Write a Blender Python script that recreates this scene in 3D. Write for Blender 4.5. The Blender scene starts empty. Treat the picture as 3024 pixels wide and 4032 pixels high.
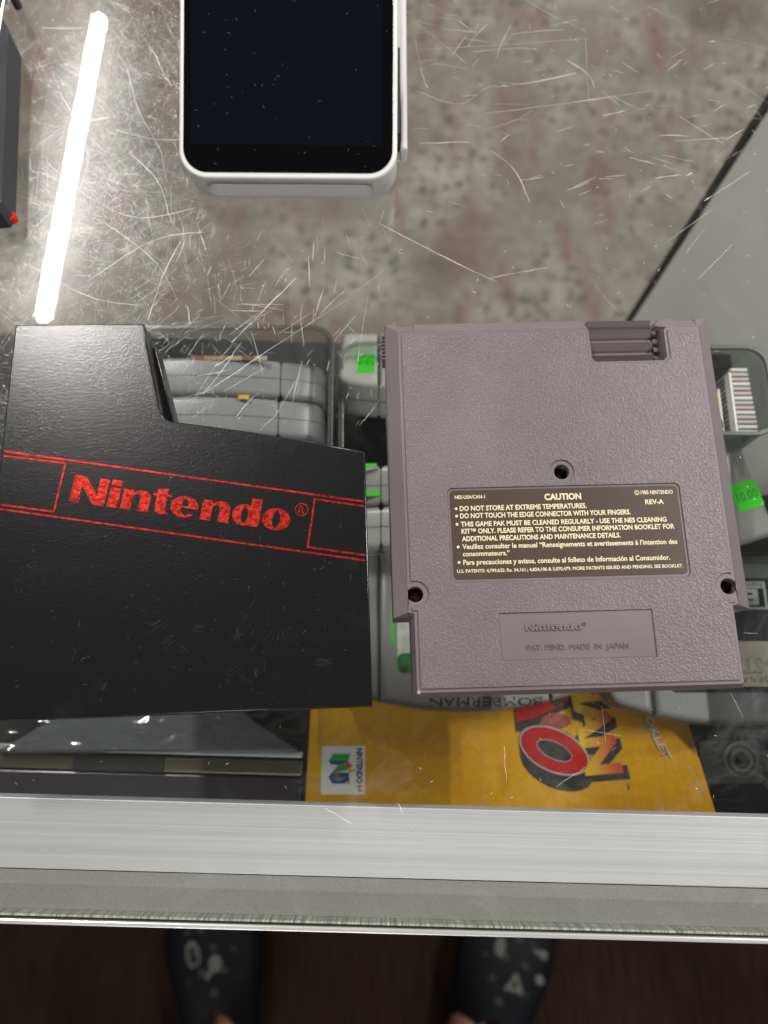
import bpy, bmesh, math, random
from mathutils import Matrix, Vector, Euler, noise
random.seed(7)
S = 0.001                      # every number below is in millimetres
scene = bpy.context.scene
col = scene.collection

# ------------------------------------------------------------------ camera
cam = bpy.data.cameras.new('camera')
camo = bpy.data.objects.new('camera', cam); col.objects.link(camo); scene.camera = camo
cam.sensor_fit = 'VERTICAL'; cam.sensor_height = 34.6; cam.lens = 26.0
cam.clip_start = 0.01; cam.clip_end = 50
p, y_ = .260, -.011
camo.matrix_world = Matrix.Translation((0, 0, .270694)) @ (Matrix.Rotation(p, 4, 'X') @ Matrix.Rotation(y_, 4, 'Y'))
cam.dof.use_dof = True; cam.dof.focus_distance = .262; cam.dof.aperture_fstop = 8.0
scene.render.resolution_x, scene.render.resolution_y = 768, 1024

# ------------------------------------------------------------------ light
w = bpy.data.worlds.new("World"); scene.world = w; w.use_nodes = True
bg = w.node_tree.nodes['Background']; bg.inputs[0].default_value = (1.0, .96, .93, 1); bg.inputs[1].default_value = .09
scene.view_settings.view_transform = 'Standard'; scene.view_settings.look = 'None'
scene.view_settings.exposure = 0.1; scene.view_settings.gamma = 1
scene.cycles.use_denoising = True; scene.cycles.use_adaptive_sampling = True; scene.cycles.adaptive_threshold = .005
scene.cycles.max_bounces = 8; scene.cycles.transparent_max_bounces = 24
scene.cycles.sample_clamp_indirect = 6; scene.cycles.caustics_reflective = False; scene.cycles.caustics_refractive = False

# ------------------------------------------------------------------ materials
class NT:
    def __init__(s, name):
        s.m = bpy.data.materials.new(name); s.m.use_nodes = True; s.t = s.m.node_tree
        s.b = s.t.nodes['Principled BSDF']; s.out = s.t.nodes['Material Output']; s.tc = None
    def n(s, typ, **kw):
        o = s.t.nodes.new(typ)
        for k, v in kw.items():
            if k in o.inputs.keys(): 
                if isinstance(v, tuple) and len(v) == 2 and hasattr(v[0], 'outputs'): s.l(v[0], v[1], o, k)
                else: o.inputs[k].default_value = v
            else: setattr(o, k, v)
        return o
    def l(s, a, ao, b, bi): s.t.links.new(a.outputs[ao], b.inputs[bi])
    def coord(s):
        if not s.tc: s.tc = s.n('ShaderNodeTexCoord')
        return s.tc
    def map(s, scale=(1, 1, 1), rot=(0, 0, 0)):
        m = s.n('ShaderNodeMapping'); m.inputs['Scale'].default_value = scale; m.inputs['Rotation'].default_value = rot
        s.l(s.coord(), 'Object', m, 'Vector'); return m
    def noise(s, scale, detail=2, mp=None, rough=.5, dist=0):
        n = s.n('ShaderNodeTexNoise'); n.inputs['Scale'].default_value = scale; n.inputs['Detail'].default_value = detail
        n.inputs['Roughness'].default_value = rough; n.inputs['Distortion'].default_value = dist
        if mp: s.l(mp, 'Vector', n, 'Vector')
        else: s.l(s.coord(), 'Object', n, 'Vector')
        return n
    def ramp(s, src, so, stops):
        r = s.n('ShaderNodeValToRGB'); e = r.color_ramp.elements
        while len(e) < len(stops): e.new(.5)
        for i, (pos, c) in enumerate(stops):
            e[i].position = pos; e[i].color = (c, c, c, 1) if not isinstance(c, tuple) else (*c, 1)
        s.l(src, so, r, 'Fac'); return r
    def mix(s, fac, a, b, mode='MIX'):
        m = s.n('ShaderNodeMix', data_type='RGBA', blend_type=mode)
        for i, v in ((0, fac), (6, a), (7, b)):
            if isinstance(v, tuple) and hasattr(v[0], 'outputs'): s.t.links.new(v[0].outputs[v[1]], m.inputs[i])
            else: m.inputs[i].default_value = v if not isinstance(v, tuple) else (*v, 1)
        return m
    def bump(s, src, so, strength, dist, prev=None):
        b = s.n('ShaderNodeBump'); b.inputs['Strength'].default_value = strength; b.inputs['Distance'].default_value = dist
        s.l(src, so, b, 'Height')
        if prev: s.l(prev, 'Normal', b, 'Normal')
        s.l(b, 'Normal', s.b, 'Normal'); return b
    def set(s, color=None, rough=None, metal=None, spec=None):
        if color is not None: s.b.inputs['Base Color'].default_value = (*color, 1)
        if rough is not None: s.b.inputs['Roughness'].default_value = rough
        if metal is not None: s.b.inputs['Metallic'].default_value = metal
        if spec is not None: s.b.inputs['Specular IOR Level'].default_value = spec
        return s

def plastic(name, color, rough=.4, grain=0, gs=.3, gd=.0001, var=.12, vs=25, spec=.5, metal=0):
    k = NT(name).set(color, rough, metal, spec)
    n = k.noise(vs, 4)
    r = k.ramp(n, 'Fac', [(.3, 1 - var), (.7, 1 + var)])
    m = k.mix(1.0, color, (r, 'Color'), 'MULTIPLY')
    k.l(m, 2, k.b, 'Base Color')
    if grain:
        g = k.noise(grain, 2); k.bump(g, 'Fac', gs, gd)
    return k.m

M = {}
M['nes_smooth'] = plastic('grey_plastic_smooth', (.168, .14, .148), .38, 600, .08, .00005)
# textured cartridge back: crackled grain with sharp sparkle
k = NT('grey_plastic_textured').set((.155, .129, .137), .36)
n1 = k.noise(1250, 2, rough=.55, dist=.5); r1 = k.ramp(n1, 'Fac', [(.38, 0.), (.62, 1.)])
k.bump(r1, 'Color', .9, .000075)
n2 = k.noise(30, 3); mm = k.mix(1, (.155, .129, .137), (k.ramp(n2, 'Fac', [(.3, .9), (.7, 1.1)]), 'Color'), 'MULTIPLY'); k.l(mm, 2, k.b, 'Base Color')
M['nes_textured'] = k.m
# black sleeve
k = NT('black_grained_plastic').set((.0045, .0043, .005), .225, 0, .8)
n1 = k.noise(1600, 2, dist=.4); k.bump(n1, 'Fac', 1.0, .00005)
n2 = k.noise(28, 5, rough=.7); sm = k.ramp(n2, 'Fac', [(.60, (.0045, .0043, .005)), (.78, (.012, .012, .013))]); k.l(sm, 'Color', k.b, 'Base Color')
M['sleeve'] = k.m
k = NT('red_foil_print').set((.75, .05, .025), .36, .8)
n1 = k.noise(1400, 2); k.bump(n1, 'Fac', .8, .00006)
n2 = k.noise(700, 4, rough=.8); rr = k.ramp(n2, 'Fac', [(.40, (.22, .008, .007)), (.58, (.70, .045, .025))]); k.l(rr, 'Color', k.b, 'Base Color')
M['foil'] = k.m
M['red_box'] = M['foil']
M['label_brown'] = plastic('brown_grey_label', (.068, .05, .037), .33, 900, .1, .00004, .1, 60)
M['cream_ink'] = plastic('cream_ink', (.72, .66, .42), .5)
M['hole'] = plastic('dark_hole', (.02, .018, .016), .6)
M['screw'] = plastic('rusty_screw', (.30, .17, .09), .4, 2500, .8, .0004, .4, 900, metal=.7)
M['worn'] = plastic('worn_edge_plastic', (.45, .42, .40), .3)
# n64 style plastics
M['gcart'] = plastic('mid_grey_plastic', (.28, .285, .29), .30, 2500, .15, .00005, .08, 12)
M['gcart_warm'] = plastic('warm_grey_plastic', (.37, .37, .355), .32, 2500, .15, .00005, .1, 12)
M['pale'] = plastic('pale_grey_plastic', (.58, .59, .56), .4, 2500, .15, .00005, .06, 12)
M['seam'] = plastic('seam_dark', (.03, .03, .032), .6)
M['green'] = plastic('fluorescent_green_paper', (.06, .85, .03), .6, var=.05)
M['green_ink'] = plastic('dark_green_ink', (.03, .30, .02), .6)
M['blue'] = plastic('blue_print', (.13, .38, .75), .35, var=.2, vs=80)
M['yellow'] = plastic('yellow_plastic', (.75, .60, .06), .4)
M['white'] = plastic('white_plastic', (.78, .77, .76), .35, var=.03)
M['paperwhite'] = plastic('white_print', (.74, .75, .74), .4, var=.03)
M['black'] = plastic('black_plastic', (.012, .013, .016), .35)
M['blackmatte'] = plastic('black_matte', (.02, .02, .022), .65)
M['stand'] = plastic('charcoal_plastic', (.05, .052, .062), .5, 2500, .2, .00008)
M['marker'] = plastic('black_marker_ink', (.03, .028, .028), .5)
M['red'] = plastic('red_print', (.50, .014, .014), .4, var=.08, vs=200)
M['n_green'] = plastic('logo_green', (.03, .33, .06), .4)
M['n_blue'] = plastic('logo_blue', (.03, .04, .30), .4)
M['n_yellow'] = plastic('logo_yellow', (.75, .45, .03), .4)
M['n_red'] = plastic('logo_red', (.65, .04, .03), .4)
M['navy'] = plastic('navy_ink', (.04, .05, .16), .4)
M['silver_ink'] = plastic('silver_ink', (.62, .60, .50), .4)
M['grey_ink'] = plastic('grey_ink', (.12, .09, .05), .5)
M['rim'] = plastic('title_black', (.035, .035, .03), .45, var=.4, vs=400)
M['cream'] = plastic('cream_print', (.78, .74, .56), .4, var=.15, vs=100)
M['rim_white'] = plastic('title_rim', (.6, .58, .55), .4)
M['dust'] = plastic('pale_dust', (.22, .22, .22), .8)
M['skin'] = plastic('skin', (.22, .10, .07), .5, 800, .1, .0002)
M['shorts'] = plastic('dark_cloth', (.02, .02, .025), .9)
M['foam'] = plastic('clog_foam', (.0045, .005, .007), .6, 300, .1, .0003, spec=.15)
M['charm'] = plastic('pale_rubber_charm', (.11, .107, .10), .35)
M['ledhousing'] = plastic('lamp_housing', (.6, .6, .6), .5)
M['reddot'] = plastic('red_dot_plastic', (.8, .04, .02), .5)
# gold booklet card
k = NT('gold_card').set((.47, .235, .02), .36, .0)
n1 = k.noise(9, 2); r1 = k.ramp(n1, 'Fac', [(.35, (.58, .275, .004)), (.7, (.82, .44, .012))])
n2 = k.noise(260, 4, rough=.75); r2 = k.ramp(n2, 'Fac', [(.35, .9), (.65, 1.08)])
mm = k.mix(1, (r1, 'Color'), (r2, 'Color'), 'MULTIPLY'); k.l(mm, 2, k.b, 'Base Color'); k.bump(n1, 'Fac', .3, .002)
M['gold'] = k.m
# title gradient: yellow to red across the letters
k = NT('yellow_red_print').set(rough=.4)
sx = k.n('ShaderNodeSeparateXYZ'); k.l(k.coord(), 'Object', sx, 'Vector')
mr = k.n('ShaderNodeMapRange'); k.l(sx, 'X', mr, 'Value'); mr.inputs['From Min'].default_value = .092; mr.inputs['From Max'].default_value = .110
rr = k.ramp(mr, 'Result', [(.0, (.75, .55, .02)), (.45, (.75, .42, .04)), (.95, (.6, .07, .04))]); k.l(rr, 'Color', k.b, 'Base Color')
M['fire'] = k.m
# brushed aluminium
k = NT('brushed_aluminium').set((.62, .62, .61), .45, .3)
mp = k.map((.5, 520, 520)); n1 = k.noise(3, 5, mp, .75)
r1 = k.ramp(n1, 'Fac', [(.28, (.52, .52, .53)), (.72, (.72, .73, .74))])
n3 = k.noise(6, 3); r3 = k.ramp(n3, 'Fac', [(.3, .88), (.7, 1.06)])
mm = k.mix(1, (r1, 'Color'), (r3, 'Color'), 'MULTIPLY'); k.l(mm, 2, k.b, 'Base Color')
k.bump(n1, 'Fac', .25, .0002)
M['alu'] = k.m
M['alu_edge'] = plastic('polished_aluminium', (.9, .9, .88), .22, metal=.6)
# gritty tape band
k = NT('grey_tape').set((.26, .26, .245), .75)
n1 = k.noise(1500, 3, rough=.7); r1 = k.ramp(n1, 'Fac', [(.3, (.215, .213, .197)), (.7, (.275, .272, .252))])
n2 = k.noise(14, 4); r2 = k.ramp(n2, 'Fac', [(.3, .93), (.7, 1.07)])
mm = k.mix(1, (r1, 'Color'), (r2, 'Color'), 'MULTIPLY'); k.l(mm, 2, k.b, 'Base Color'); k.bump(n1, 'Fac', .4, .0002)
M['tape'] = k.m
# frosted ground glass edge
k = NT('ground_glass_edge').set((.30, .34, .29), .5)
mp = k.map((1, .02, .02)); n1 = k.noise(900, 3, mp, .9); r1 = k.ramp(n1, 'Fac', [(.4, (.12, .13, .10)), (.62, (.45, .47, .40))]); k.l(r1, 'Color', k.b, 'Base Color')
M['gedge'] = k.m
M['gap_fill'] = plastic('dark_gap_fill', (.02, .022, .015), .5, 1500, .8, .0003, .5, 900)
# side panel
k = NT('pale_grey_panel').set((.40, .41, .385), .45)
n1 = k.noise(5, 2); r1 = k.ramp(n1, 'Fac', [(.3, (.80, .82, .77)), (.7, (.86, .88, .84))]); k.l(r1, 'Color', k.b, 'Base Color')
M['panel'] = k.m
M['gasket'] = plastic('black_gasket', (.02, .02, .02), .6)
# mottled, paint-stained floor
k = NT('stained_concrete').set((.3, .28, .23), .6)
n1 = k.noise(5.5, 5, rough=.62); base = k.ramp(n1, 'Fac', [(.33, (.060, .052, .040)), (.48, (.122, .112, .089)), (.66, (.205, .194, .16))])
mpr = k.map((1.0, .38, 1)); n2 = k.noise(15, 6, mpr, .68, .3); f2 = k.ramp(n2, 'Fac', [(.49, 0.), (.66, .8)])
m1 = k.mix((f2, 'Color'), (base, 'Color'), (.095, .040, .030))
n3 = k.noise(34, 4, None, .6); n3b = k.noise(5.5, 3); f3a = k.ramp(n3, 'Fac', [(.42, .1), (.55, 1.)]); f3b = k.ramp(n3b, 'Fac', [(.45, 0.0), (.54, 1.)])
vo = k.n('ShaderNodeTexVoronoi'); vo.inputs['Scale'].default_value = 42; wv = k.noise(60, 2)
wm = k.mix(.035, (k.coord(), 'Object'), (wv, 'Color')); k.l(wm, 2, vo, 'Vector')
f3v = k.ramp(vo, 'Distance', [(.24, .95), (.46, 0.)]); f3c = k.mix(.35, (f3v, 'Color'), (f3a, 'Color'), 'MULTIPLY'); f3 = k.mix(1, (f3c, 2), (f3b, 'Color'), 'MULTIPLY'); m2 = k.mix((f3, 2), (m1, 2), (.028, .027, .025))
mpg = k.map((1, 1, 1), (0, 0, 1.1)); n4 = k.noise(5.5, 4, mpg); f4 = k.ramp(n4, 'Fac', [(.67, 0.), (.78, .6)])
m3 = k.mix((f4, 'Color'), (m2, 2), (.14, .17, .075))
n5 = k.noise(70, 3); m4 = k.mix(1, (m3, 2), (k.ramp(n5, 'Fac', [(.3, .86), (.7, 1.12)]), 'Color'), 'MULTIPLY'); k.l(m4, 2, k.b, 'Base Color')
M['concrete'] = k.m
# brown floor boards/carpet, customer side
k = NT('brown_floor').set((.06, .04, .03), .8, 0, .08)
mp = k.map((1, .08, 1)); n1 = k.noise(160, 3, mp, .7); n2 = k.noise(4, 3)
r1 = k.ramp(n1, 'Fac', [(.3, (.010, .0052, .0038)), (.7, (.026, .014, .010))]); mm = k.mix(1, (r1, 'Color'), (k.ramp(n2, 'Fac', [(.3, .75), (.7, 1.2)]), 'Color'), 'MULTIPLY'); k.l(mm, 2, k.b, 'Base Color')
M['brown'] = k.m

def facing_fresnel(k, base=.04):
    g = k.n('ShaderNodeNewGeometry')
    d = k.n('ShaderNodeVectorMath', operation='DOT_PRODUCT'); k.l(g, 'Incoming', d, 0); k.l(g, 'Normal', d, 1)
    a = k.n('ShaderNodeMath', operation='ABSOLUTE'); k.t.links.new(d.outputs['Value'], a.inputs[0])
    s_ = k.n('ShaderNodeMath', operation='SUBTRACT'); s_.inputs[0].default_value = 1; k.l(a, 0, s_, 1)
    q = k.n('ShaderNodeMath', operation='POWER'); k.l(s_, 0, q, 0); q.inputs[1].default_value = 5
    r = k.n('ShaderNodeMath', operation='MULTIPLY_ADD'); k.l(q, 0, r, 0); r.inputs[1].default_value = 1 - base; r.inputs[2].default_value = base
    return r
def glassy(name, tint=(.93, .96, .94), base=.04, rough=0.0, haze=0, dirt=0, dirt_base=0):
    k = NT(name); k.t.nodes.remove(k.b)
    tr = k.n('ShaderNodeBsdfTransparent'); tr.inputs[0].default_value = (*tint, 1)
    gl = k.n('ShaderNodeBsdfGlossy'); gl.inputs['Roughness'].default_value = rough
    fr = facing_fresnel(k, base)
    mx = k.n('ShaderNodeMixShader'); k.l(fr, 0, mx, 0); k.l(tr, 0, mx, 1); k.l(gl, 0, mx, 2)
    last = mx
    if haze:
        g2 = k.n('ShaderNodeBsdfGlossy'); g2.inputs['Roughness'].default_value = .17
        n = k.noise(16, 6, rough=.7, dist=.6); r = k.ramp(n, 'Fac', [(.38, haze * .25), (.7, haze)])
        m2 = k.n('ShaderNodeMixShader'); k.l(r, 'Color', m2, 0); k.l(last, 0, m2, 1); k.l(g2, 0, m2, 2); last = m2
    if dirt:
        df = k.n('ShaderNodeBsdfDiffuse'); df.inputs[0].default_value = (.8, .82, .84, 1)
        n = k.noise(42, 7, rough=.65, dist=1.2); r = k.ramp(n, 'Fac', [(.53, dirt_base), (.72, dirt)])
        nb = k.noise(11, 2); rb = k.ramp(nb, 'Fac', [(.45, .25), (.62, 1.)])
        mu = k.mix(1, (r, 'Color'), (rb, 'Color'), 'MULTIPLY')
        m3 = k.n('ShaderNodeMixShader'); k.l(mu, 2, m3, 0); k.l(last, 0, m3, 1); k.l(df, 0, m3, 2); last = m3
    k.l(last, 0, k.out, 'Surface'); return k.m
M['glass_top'] = glassy('counter_glass_surface', (.975, .98, .975), .04, 0.0, .010, .05, .0)
M['glass'] = glassy('clear_glass')
M['clear'] = glassy('clear_plastic', (.86, .88, .87), .06, .12, 0, .05, .02)
M['clear_dull'] = glassy('dull_clear_plastic', (.70, .72, .71), .08, .22, 0, .12, .05)
k = NT('scratch_glint'); k.set((.30, .30, .29), .2, 0, 1.0); M['scratch'] = k.m
k = NT('scratch_pale'); k.set((.80, .80, .77), .25, 0, 1.0); M['scratch_pale'] = k.m
k = NT('black_screen').set((.0012, .0014, .002), .06, 0, .4)
M['screen'] = k.m
k = NT('black_screen_active').set((.0022, .003, .0065), .08, 0, .4); M['screen_in'] = k.m
k = NT('lamp_diffuser'); k.b.inputs['Base Color'].default_value = (.8, .8, .8, 1)
k.b.inputs['Emission Color'].default_value = (1, .965, .93, 1); k.b.inputs['Emission Strength'].default_value = 6
M['lamp'] = k.m

# ------------------------------------------------------------------ helpers
def fin(name, me, mat=None, parent=None, label=None, cat=None, group=None, kind=None, loc=None, rot=None, smooth=False):
    o = bpy.data.objects.new(name, me); col.objects.link(o)
    if mat and me: me.materials.clear(); me.materials.append(M[mat] if isinstance(mat, str) else mat)
    if parent: o.parent = parent
    if label: o['label'] = label
    if cat: o['category'] = cat
    if group: o['group'] = group
    if kind: o['kind'] = kind
    if loc: o.location = [v * S for v in loc]
    if rot: o.rotation_euler = rot
    if smooth: me.shade_smooth()
    return o
def thing(name, label, cat, loc=(0, 0, 0), rotz=0, group=None):
    return fin(name, None, None, None, label, cat, group, None, loc, (0, 0, rotz))
def curve_mesh(splines, z0, z1, bev=0, res=2):
    c = bpy.data.curves.new('t', 'CURVE'); c.dimensions = '2D'; c.fill_mode = 'BOTH'
    h = (z1 - z0) / 2
    c.extrude = max(h - bev, 0) * S; c.bevel_depth = bev * S; c.bevel_resolution = res; c.offset = -bev * S
    for pts in splines:
        sp = c.splines.new('POLY'); sp.points.add(len(pts) - 1); sp.use_cyclic_u = True
        for q, (x, y) in zip(sp.points, pts): q.co = (x * S, y * S, 0, 1)
    o = bpy.data.objects.new('t', c); col.objects.link(o)
    bpy.context.view_layer.update()
    me = bpy.data.meshes.new_from_object(o.evaluated_get(bpy.context.evaluated_depsgraph_get()))
    bpy.data.objects.remove(o); bpy.data.curves.remove(c)
    me.transform(Matrix.Translation((0, 0, (z0 + z1) / 2 * S)))
    return me
def join(ms):
    bm = bmesh.new()
    for m in ms: bm.from_mesh(m)
    me = bpy.data.meshes.new('j'); bm.to_mesh(me); bm.free(); return me
def rrect(x0, y0, x1, y1, r=0, n=6):
    if r <= 0: return [(x0, y0), (x1, y0), (x1, y1), (x0, y1)]
    out = []
    for cx, cy, a0 in ((x1 - r, y0 + r, -90), (x1 - r, y1 - r, 0), (x0 + r, y1 - r, 90), (x0 + r, y0 + r, 180)):
        for i in range(n + 1):
            a = math.radians(a0 + 90 * i / n); out.append((cx + r * math.cos(a), cy + r * math.sin(a)))
    return out
def ell(cx, cy, rx, ry, n=28, a0=0, a1=360):
    k = n if abs(a1 - a0) >= 360 else n + 1
    return [(cx + rx * math.cos(math.radians(a0 + (a1 - a0) * i / n)), cy + ry * math.sin(math.radians(a0 + (a1 - a0) * i / n))) for i in range(k)]
def box(x0, x1, y0, y1, z0, z1, bev=0, seg=2):
    bm = bmesh.new(); bmesh.ops.create_cube(bm, size=1)
    for v in bm.verts: v.co = Vector(((x0 + x1) / 2 + v.co.x * (x1 - x0), (y0 + y1) / 2 + v.co.y * (y1 - y0), (z0 + z1) / 2 + v.co.z * (z1 - z0))) * S
    if bev: bmesh.ops.bevel(bm, geom=bm.edges[:], offset=bev * S, segments=seg, affect='EDGES', profile=.5)
    me = bpy.data.meshes.new('b'); bm.to_mesh(me); bm.free(); return me
def loft(rings, cap0=True, cap1=True):
    """rings: lists of (x,y,z) with equal counts"""
    vs = [Vector(q) * S for r in rings for q in r]; n = len(rings[0]); fs = []
    for k in range(len(rings) - 1):
        for i in range(n):
            j = (i + 1) % n; fs.append((k * n + i, k * n + j, (k + 1) * n + j, (k + 1) * n + i))
    if cap0: fs.append(tuple(reversed(range(n))))
    if cap1: fs.append(tuple((len(rings) - 1) * n + i for i in range(n)))
    me = bpy.data.meshes.new('l'); me.from_pydata(vs, [], fs); me.update()
    bm = bmesh.new(); bm.from_mesh(me); bmesh.ops.recalc_face_normals(bm, faces=bm.faces); bm.to_mesh(me); bm.free(); return me
def cyl(cx, cy, r, z0, z1, n=24, r1=None):
    r1 = r if r1 is None else r1
    return loft([[(x, y, z0) for x, y in ell(cx, cy, r, r, n)], [(x, y, z1) for x, y in ell(cx, cy, r1, r1, n)]])
def text_mesh(body, bold=0.0, extr=0.0):
    c = bpy.data.curves.new('t', 'FONT'); c.body = body; c.size = 1; c.offset = bold; c.extrude = 0; c.resolution_u = 3
    o = bpy.data.objects.new('t', c); col.objects.link(o); bpy.context.view_layer.update()
    me = bpy.data.meshes.new_from_object(o.evaluated_get(bpy.context.evaluated_depsgraph_get()))
    bpy.data.objects.remove(o); bpy.data.curves.remove(c); return me
def text_fit(body, xl, xr, yb, h, z, bold=.02, ang=0, thick=.0, cap=None):
    """text whose ink spans xl..xr (mm) and capital height h, baseline yb; ang turns it about (xl,yb)"""
    me = text_mesh(body, bold); xs = [v.co.x for v in me.vertices]
    ref = .729
    a, b = min(xs), max(xs); sx = (xr - xl) / (b - a); sy = h / ref
    T = Matrix.Translation((xl * S, yb * S, z * S)) @ Matrix.Rotation(ang, 4, 'Z') @ Matrix.Diagonal((sx * S, sy * S, 1, 1)) @ Matrix.Translation((-a, 0, 0))
    me.transform(T)
    if thick:
        bm = bmesh.new(); bm.from_mesh(me); r = bmesh.ops.extrude_face_region(bm, geom=bm.faces[:])
        for v in [g for g in r['geom'] if isinstance(g, bmesh.types.BMVert)]: v.co.z += thick * S
        bmesh.ops.recalc_face_normals(bm, faces=bm.faces); bm.to_mesh(me); bm.free()
    return me
def logo_pieces():
    P = []
    P.append([[(0, 0), (0, 9.6), (4.0, 9.6), (9.0, 3.7), (9.0, 9.6), (12.2, 9.6), (12.2, 0), (8.3, 0), (3.2, 6.1), (3.2, 0)]])
    P.append([rrect(13.2, 0, 16.8, 7.0)]); P.append([rrect(13.2, 7.8, 16.8, 9.8, .3)])
    def nn(x):
        return [[(x, 0), (x, 7.1), (x + 3.4, 7.1), (x + 3.5, 6.1), (x + 4.6, 6.9), (x + 6.2, 7.35), (x + 8.0, 7.1), (x + 9.3, 6.3), (x + 9.8, 4.9), (x + 9.8, 0), (x + 6.2, 0),
                 (x + 6.2, 4.7), (x + 5.9, 5.6), (x + 5.1, 5.9), (x + 4.1, 5.5), (x + 3.6, 4.8), (x + 3.6, 0)]]
    P.append(nn(17.8))
    P.append([[(28.2, 6.3), (29.5, 6.3), (29.5, 1.6), (30.1, .45), (31.4, -.05), (34.4, .2), (34.4, .85), (33.4, 1.1), (33.1, 1.7), (33.1, 6.3), (34.6, 6.3), (34.6, 7.0), (33.1, 7.0), (33.1, 9.2), (29.5, 8.6), (29.5, 7.0), (28.2, 7.0)]])
    P.append([ell(39.6, 3.6, 4.8, 3.8, 26, 0, 318) + [(41.6, 1.4), (40.9, .9), (39.9, .8), (39.1, 1.3), (38.6, 2.2), (38.5, 3.2), (44.3, 3.2)], [(38.5, 3.9), (38.6, 4.9), (39.0, 6.0), (39.7, 6.5), (40.5, 6.0), (40.9, 4.9), (41, 3.9)]])
    P.append(nn(45.6))
    P.append([[(62.2, 6.9), (62.2, 9.8), (65.9, 9.8), (65.9, 0), (62.2, 0), (62.2, .3)] + ell(60.4, 3.6, 4.1, 3.8, 20, 295, 65)[::1], ell(60.5, 3.6, 1.25, 2.75, 18)])
    P.append([ell(71.5, 3.6, 4.9, 3.9, 30), ell(71.5, 3.6, 1.35, 2.9, 18)])
    P.append([ell(79.6, 8.2, 2.3, 2.3, 24), ell(79.6, 8.2, 1.95, 1.95, 24)])
    return P
def logo_mesh(x, y, width, ang, z, thick, bev=0, with_r=True, hscale=1.0):
    k = width / 76.4; ms = []
    P = logo_pieces()
    if not with_r: P = P[:-1]
    for q in P:
        pts = [[(a * k, b * k * hscale) for a, b in sp] for sp in q]
        ms.append(curve_mesh(pts, 0, thick, bev, 1))
    if with_r: ms.append(text_fit('R', 78.6 * k, 80.7 * k, 6.9 * k * hscale, 2.7 * k, thick * .9, .01))
    me = join(ms); me.transform(Matrix.Translation((x * S, y * S, z * S)) @ Matrix.Rotation(ang, 4, 'Z')); return me

# ------------------------------------------------------------------ the setting
fin('floor', box(-3000, 3000, 60, 4200, -960, -950), 'concrete', kind='structure', label='paint-stained beige concrete floor behind the counter')
fin('floor', box(-3000, 3000, -3000, 60, -962, -950), 'brown', kind='structure', label='dark brown floor in front of the counter')

CR = -.0295     # the counter is turned by this much
case = thing('display_case', 'glass-topped display counter with brushed aluminium front rail', 'display case', (0, 0, 0), CR)
fin('glass_top', box(-620, 620, -63.4, 460, -6, 0), 'glass_top', case, label='scratched clear glass counter top')
fin('front_rail', box(-620, 620, -51.4, -29.4, -18, -6.1, .35), 'alu', case, label='brushed aluminium rail under the glass edge')
fin('tape_band', box(-620, 620, -63.4, -51.7, -18, -6.35), 'tape', case, label='grey gritty strip under the glass edge')
fin('glass_edge', box(-620, 620, -64.1, -63.42, -6.2, -.05), 'gedge', case, label='ground green-grey edge of the glass')
fin('edge_gap', box(-620, 620, -65.0, -64.12, -18, -1.2), 'gap_fill', case)  # dark mottled strip filling the gap between glass edge and lip
fin('rail_lip', box(-620, 620, -66.6, -65.02, -26, .3, .4), 'alu_edge', case, label='polished aluminium lip along the glass edge')
fin('front_pane', box(-620, 620, -60, -55, -930, -26), 'glass', case)
fin('shelf', box(-620, 200, -40, 208, -140, -133, 1), 'blackmatte', case, label='dark shelf under the glass')
fin('display_riser', join([box(-300, 200, -40, 71.8, -132.9, -105, .5), box(114, 200, 72, 114, -132.9, -102, .5)]), 'blackmatte', case, label='dark raised step at the front of the shelf')
fin('base', box(-620, 205, -62, 60, -948, -905, 1), 'blackmatte', case)
fin('shelf_rail', box(-300, -33, -19, -16.5, -104.5, -98, .4), 'alu', case)
fin('shelf_rail', box(-300, -33, -27, -20.5, -104.5, -101, .6), plastic('tan_rail', (.13, .115, .085), .35, metal=.3), case, label='tan strip along the shelf front')
fin('shelf_clip', box(-138, -96, -27.5, -20, -104.5, -100.4, .6), 'gasket', case, label='black clip on the tan strip')
fin('shelf_rail', box(-300, -33, -45, -28, -104.5, -102, .6), plastic('grey_rail', (.07, .065, .07), .25, metal=.3), case)
# side panel with gasket (stands under the glass, square to the counter)
pn = thing('side_panel', 'pale grey upright side panel with a black rubber edge', 'panel', (0, 0, 0))
fin('board', box(205, 211, -40, 306, -948, -8), 'panel', pn)
fin('edge_gasket', box(203.4, 212, 306.1, 312, -948, -8, .5), 'gasket', pn, label='black rubber strip down the rear edge')

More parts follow.
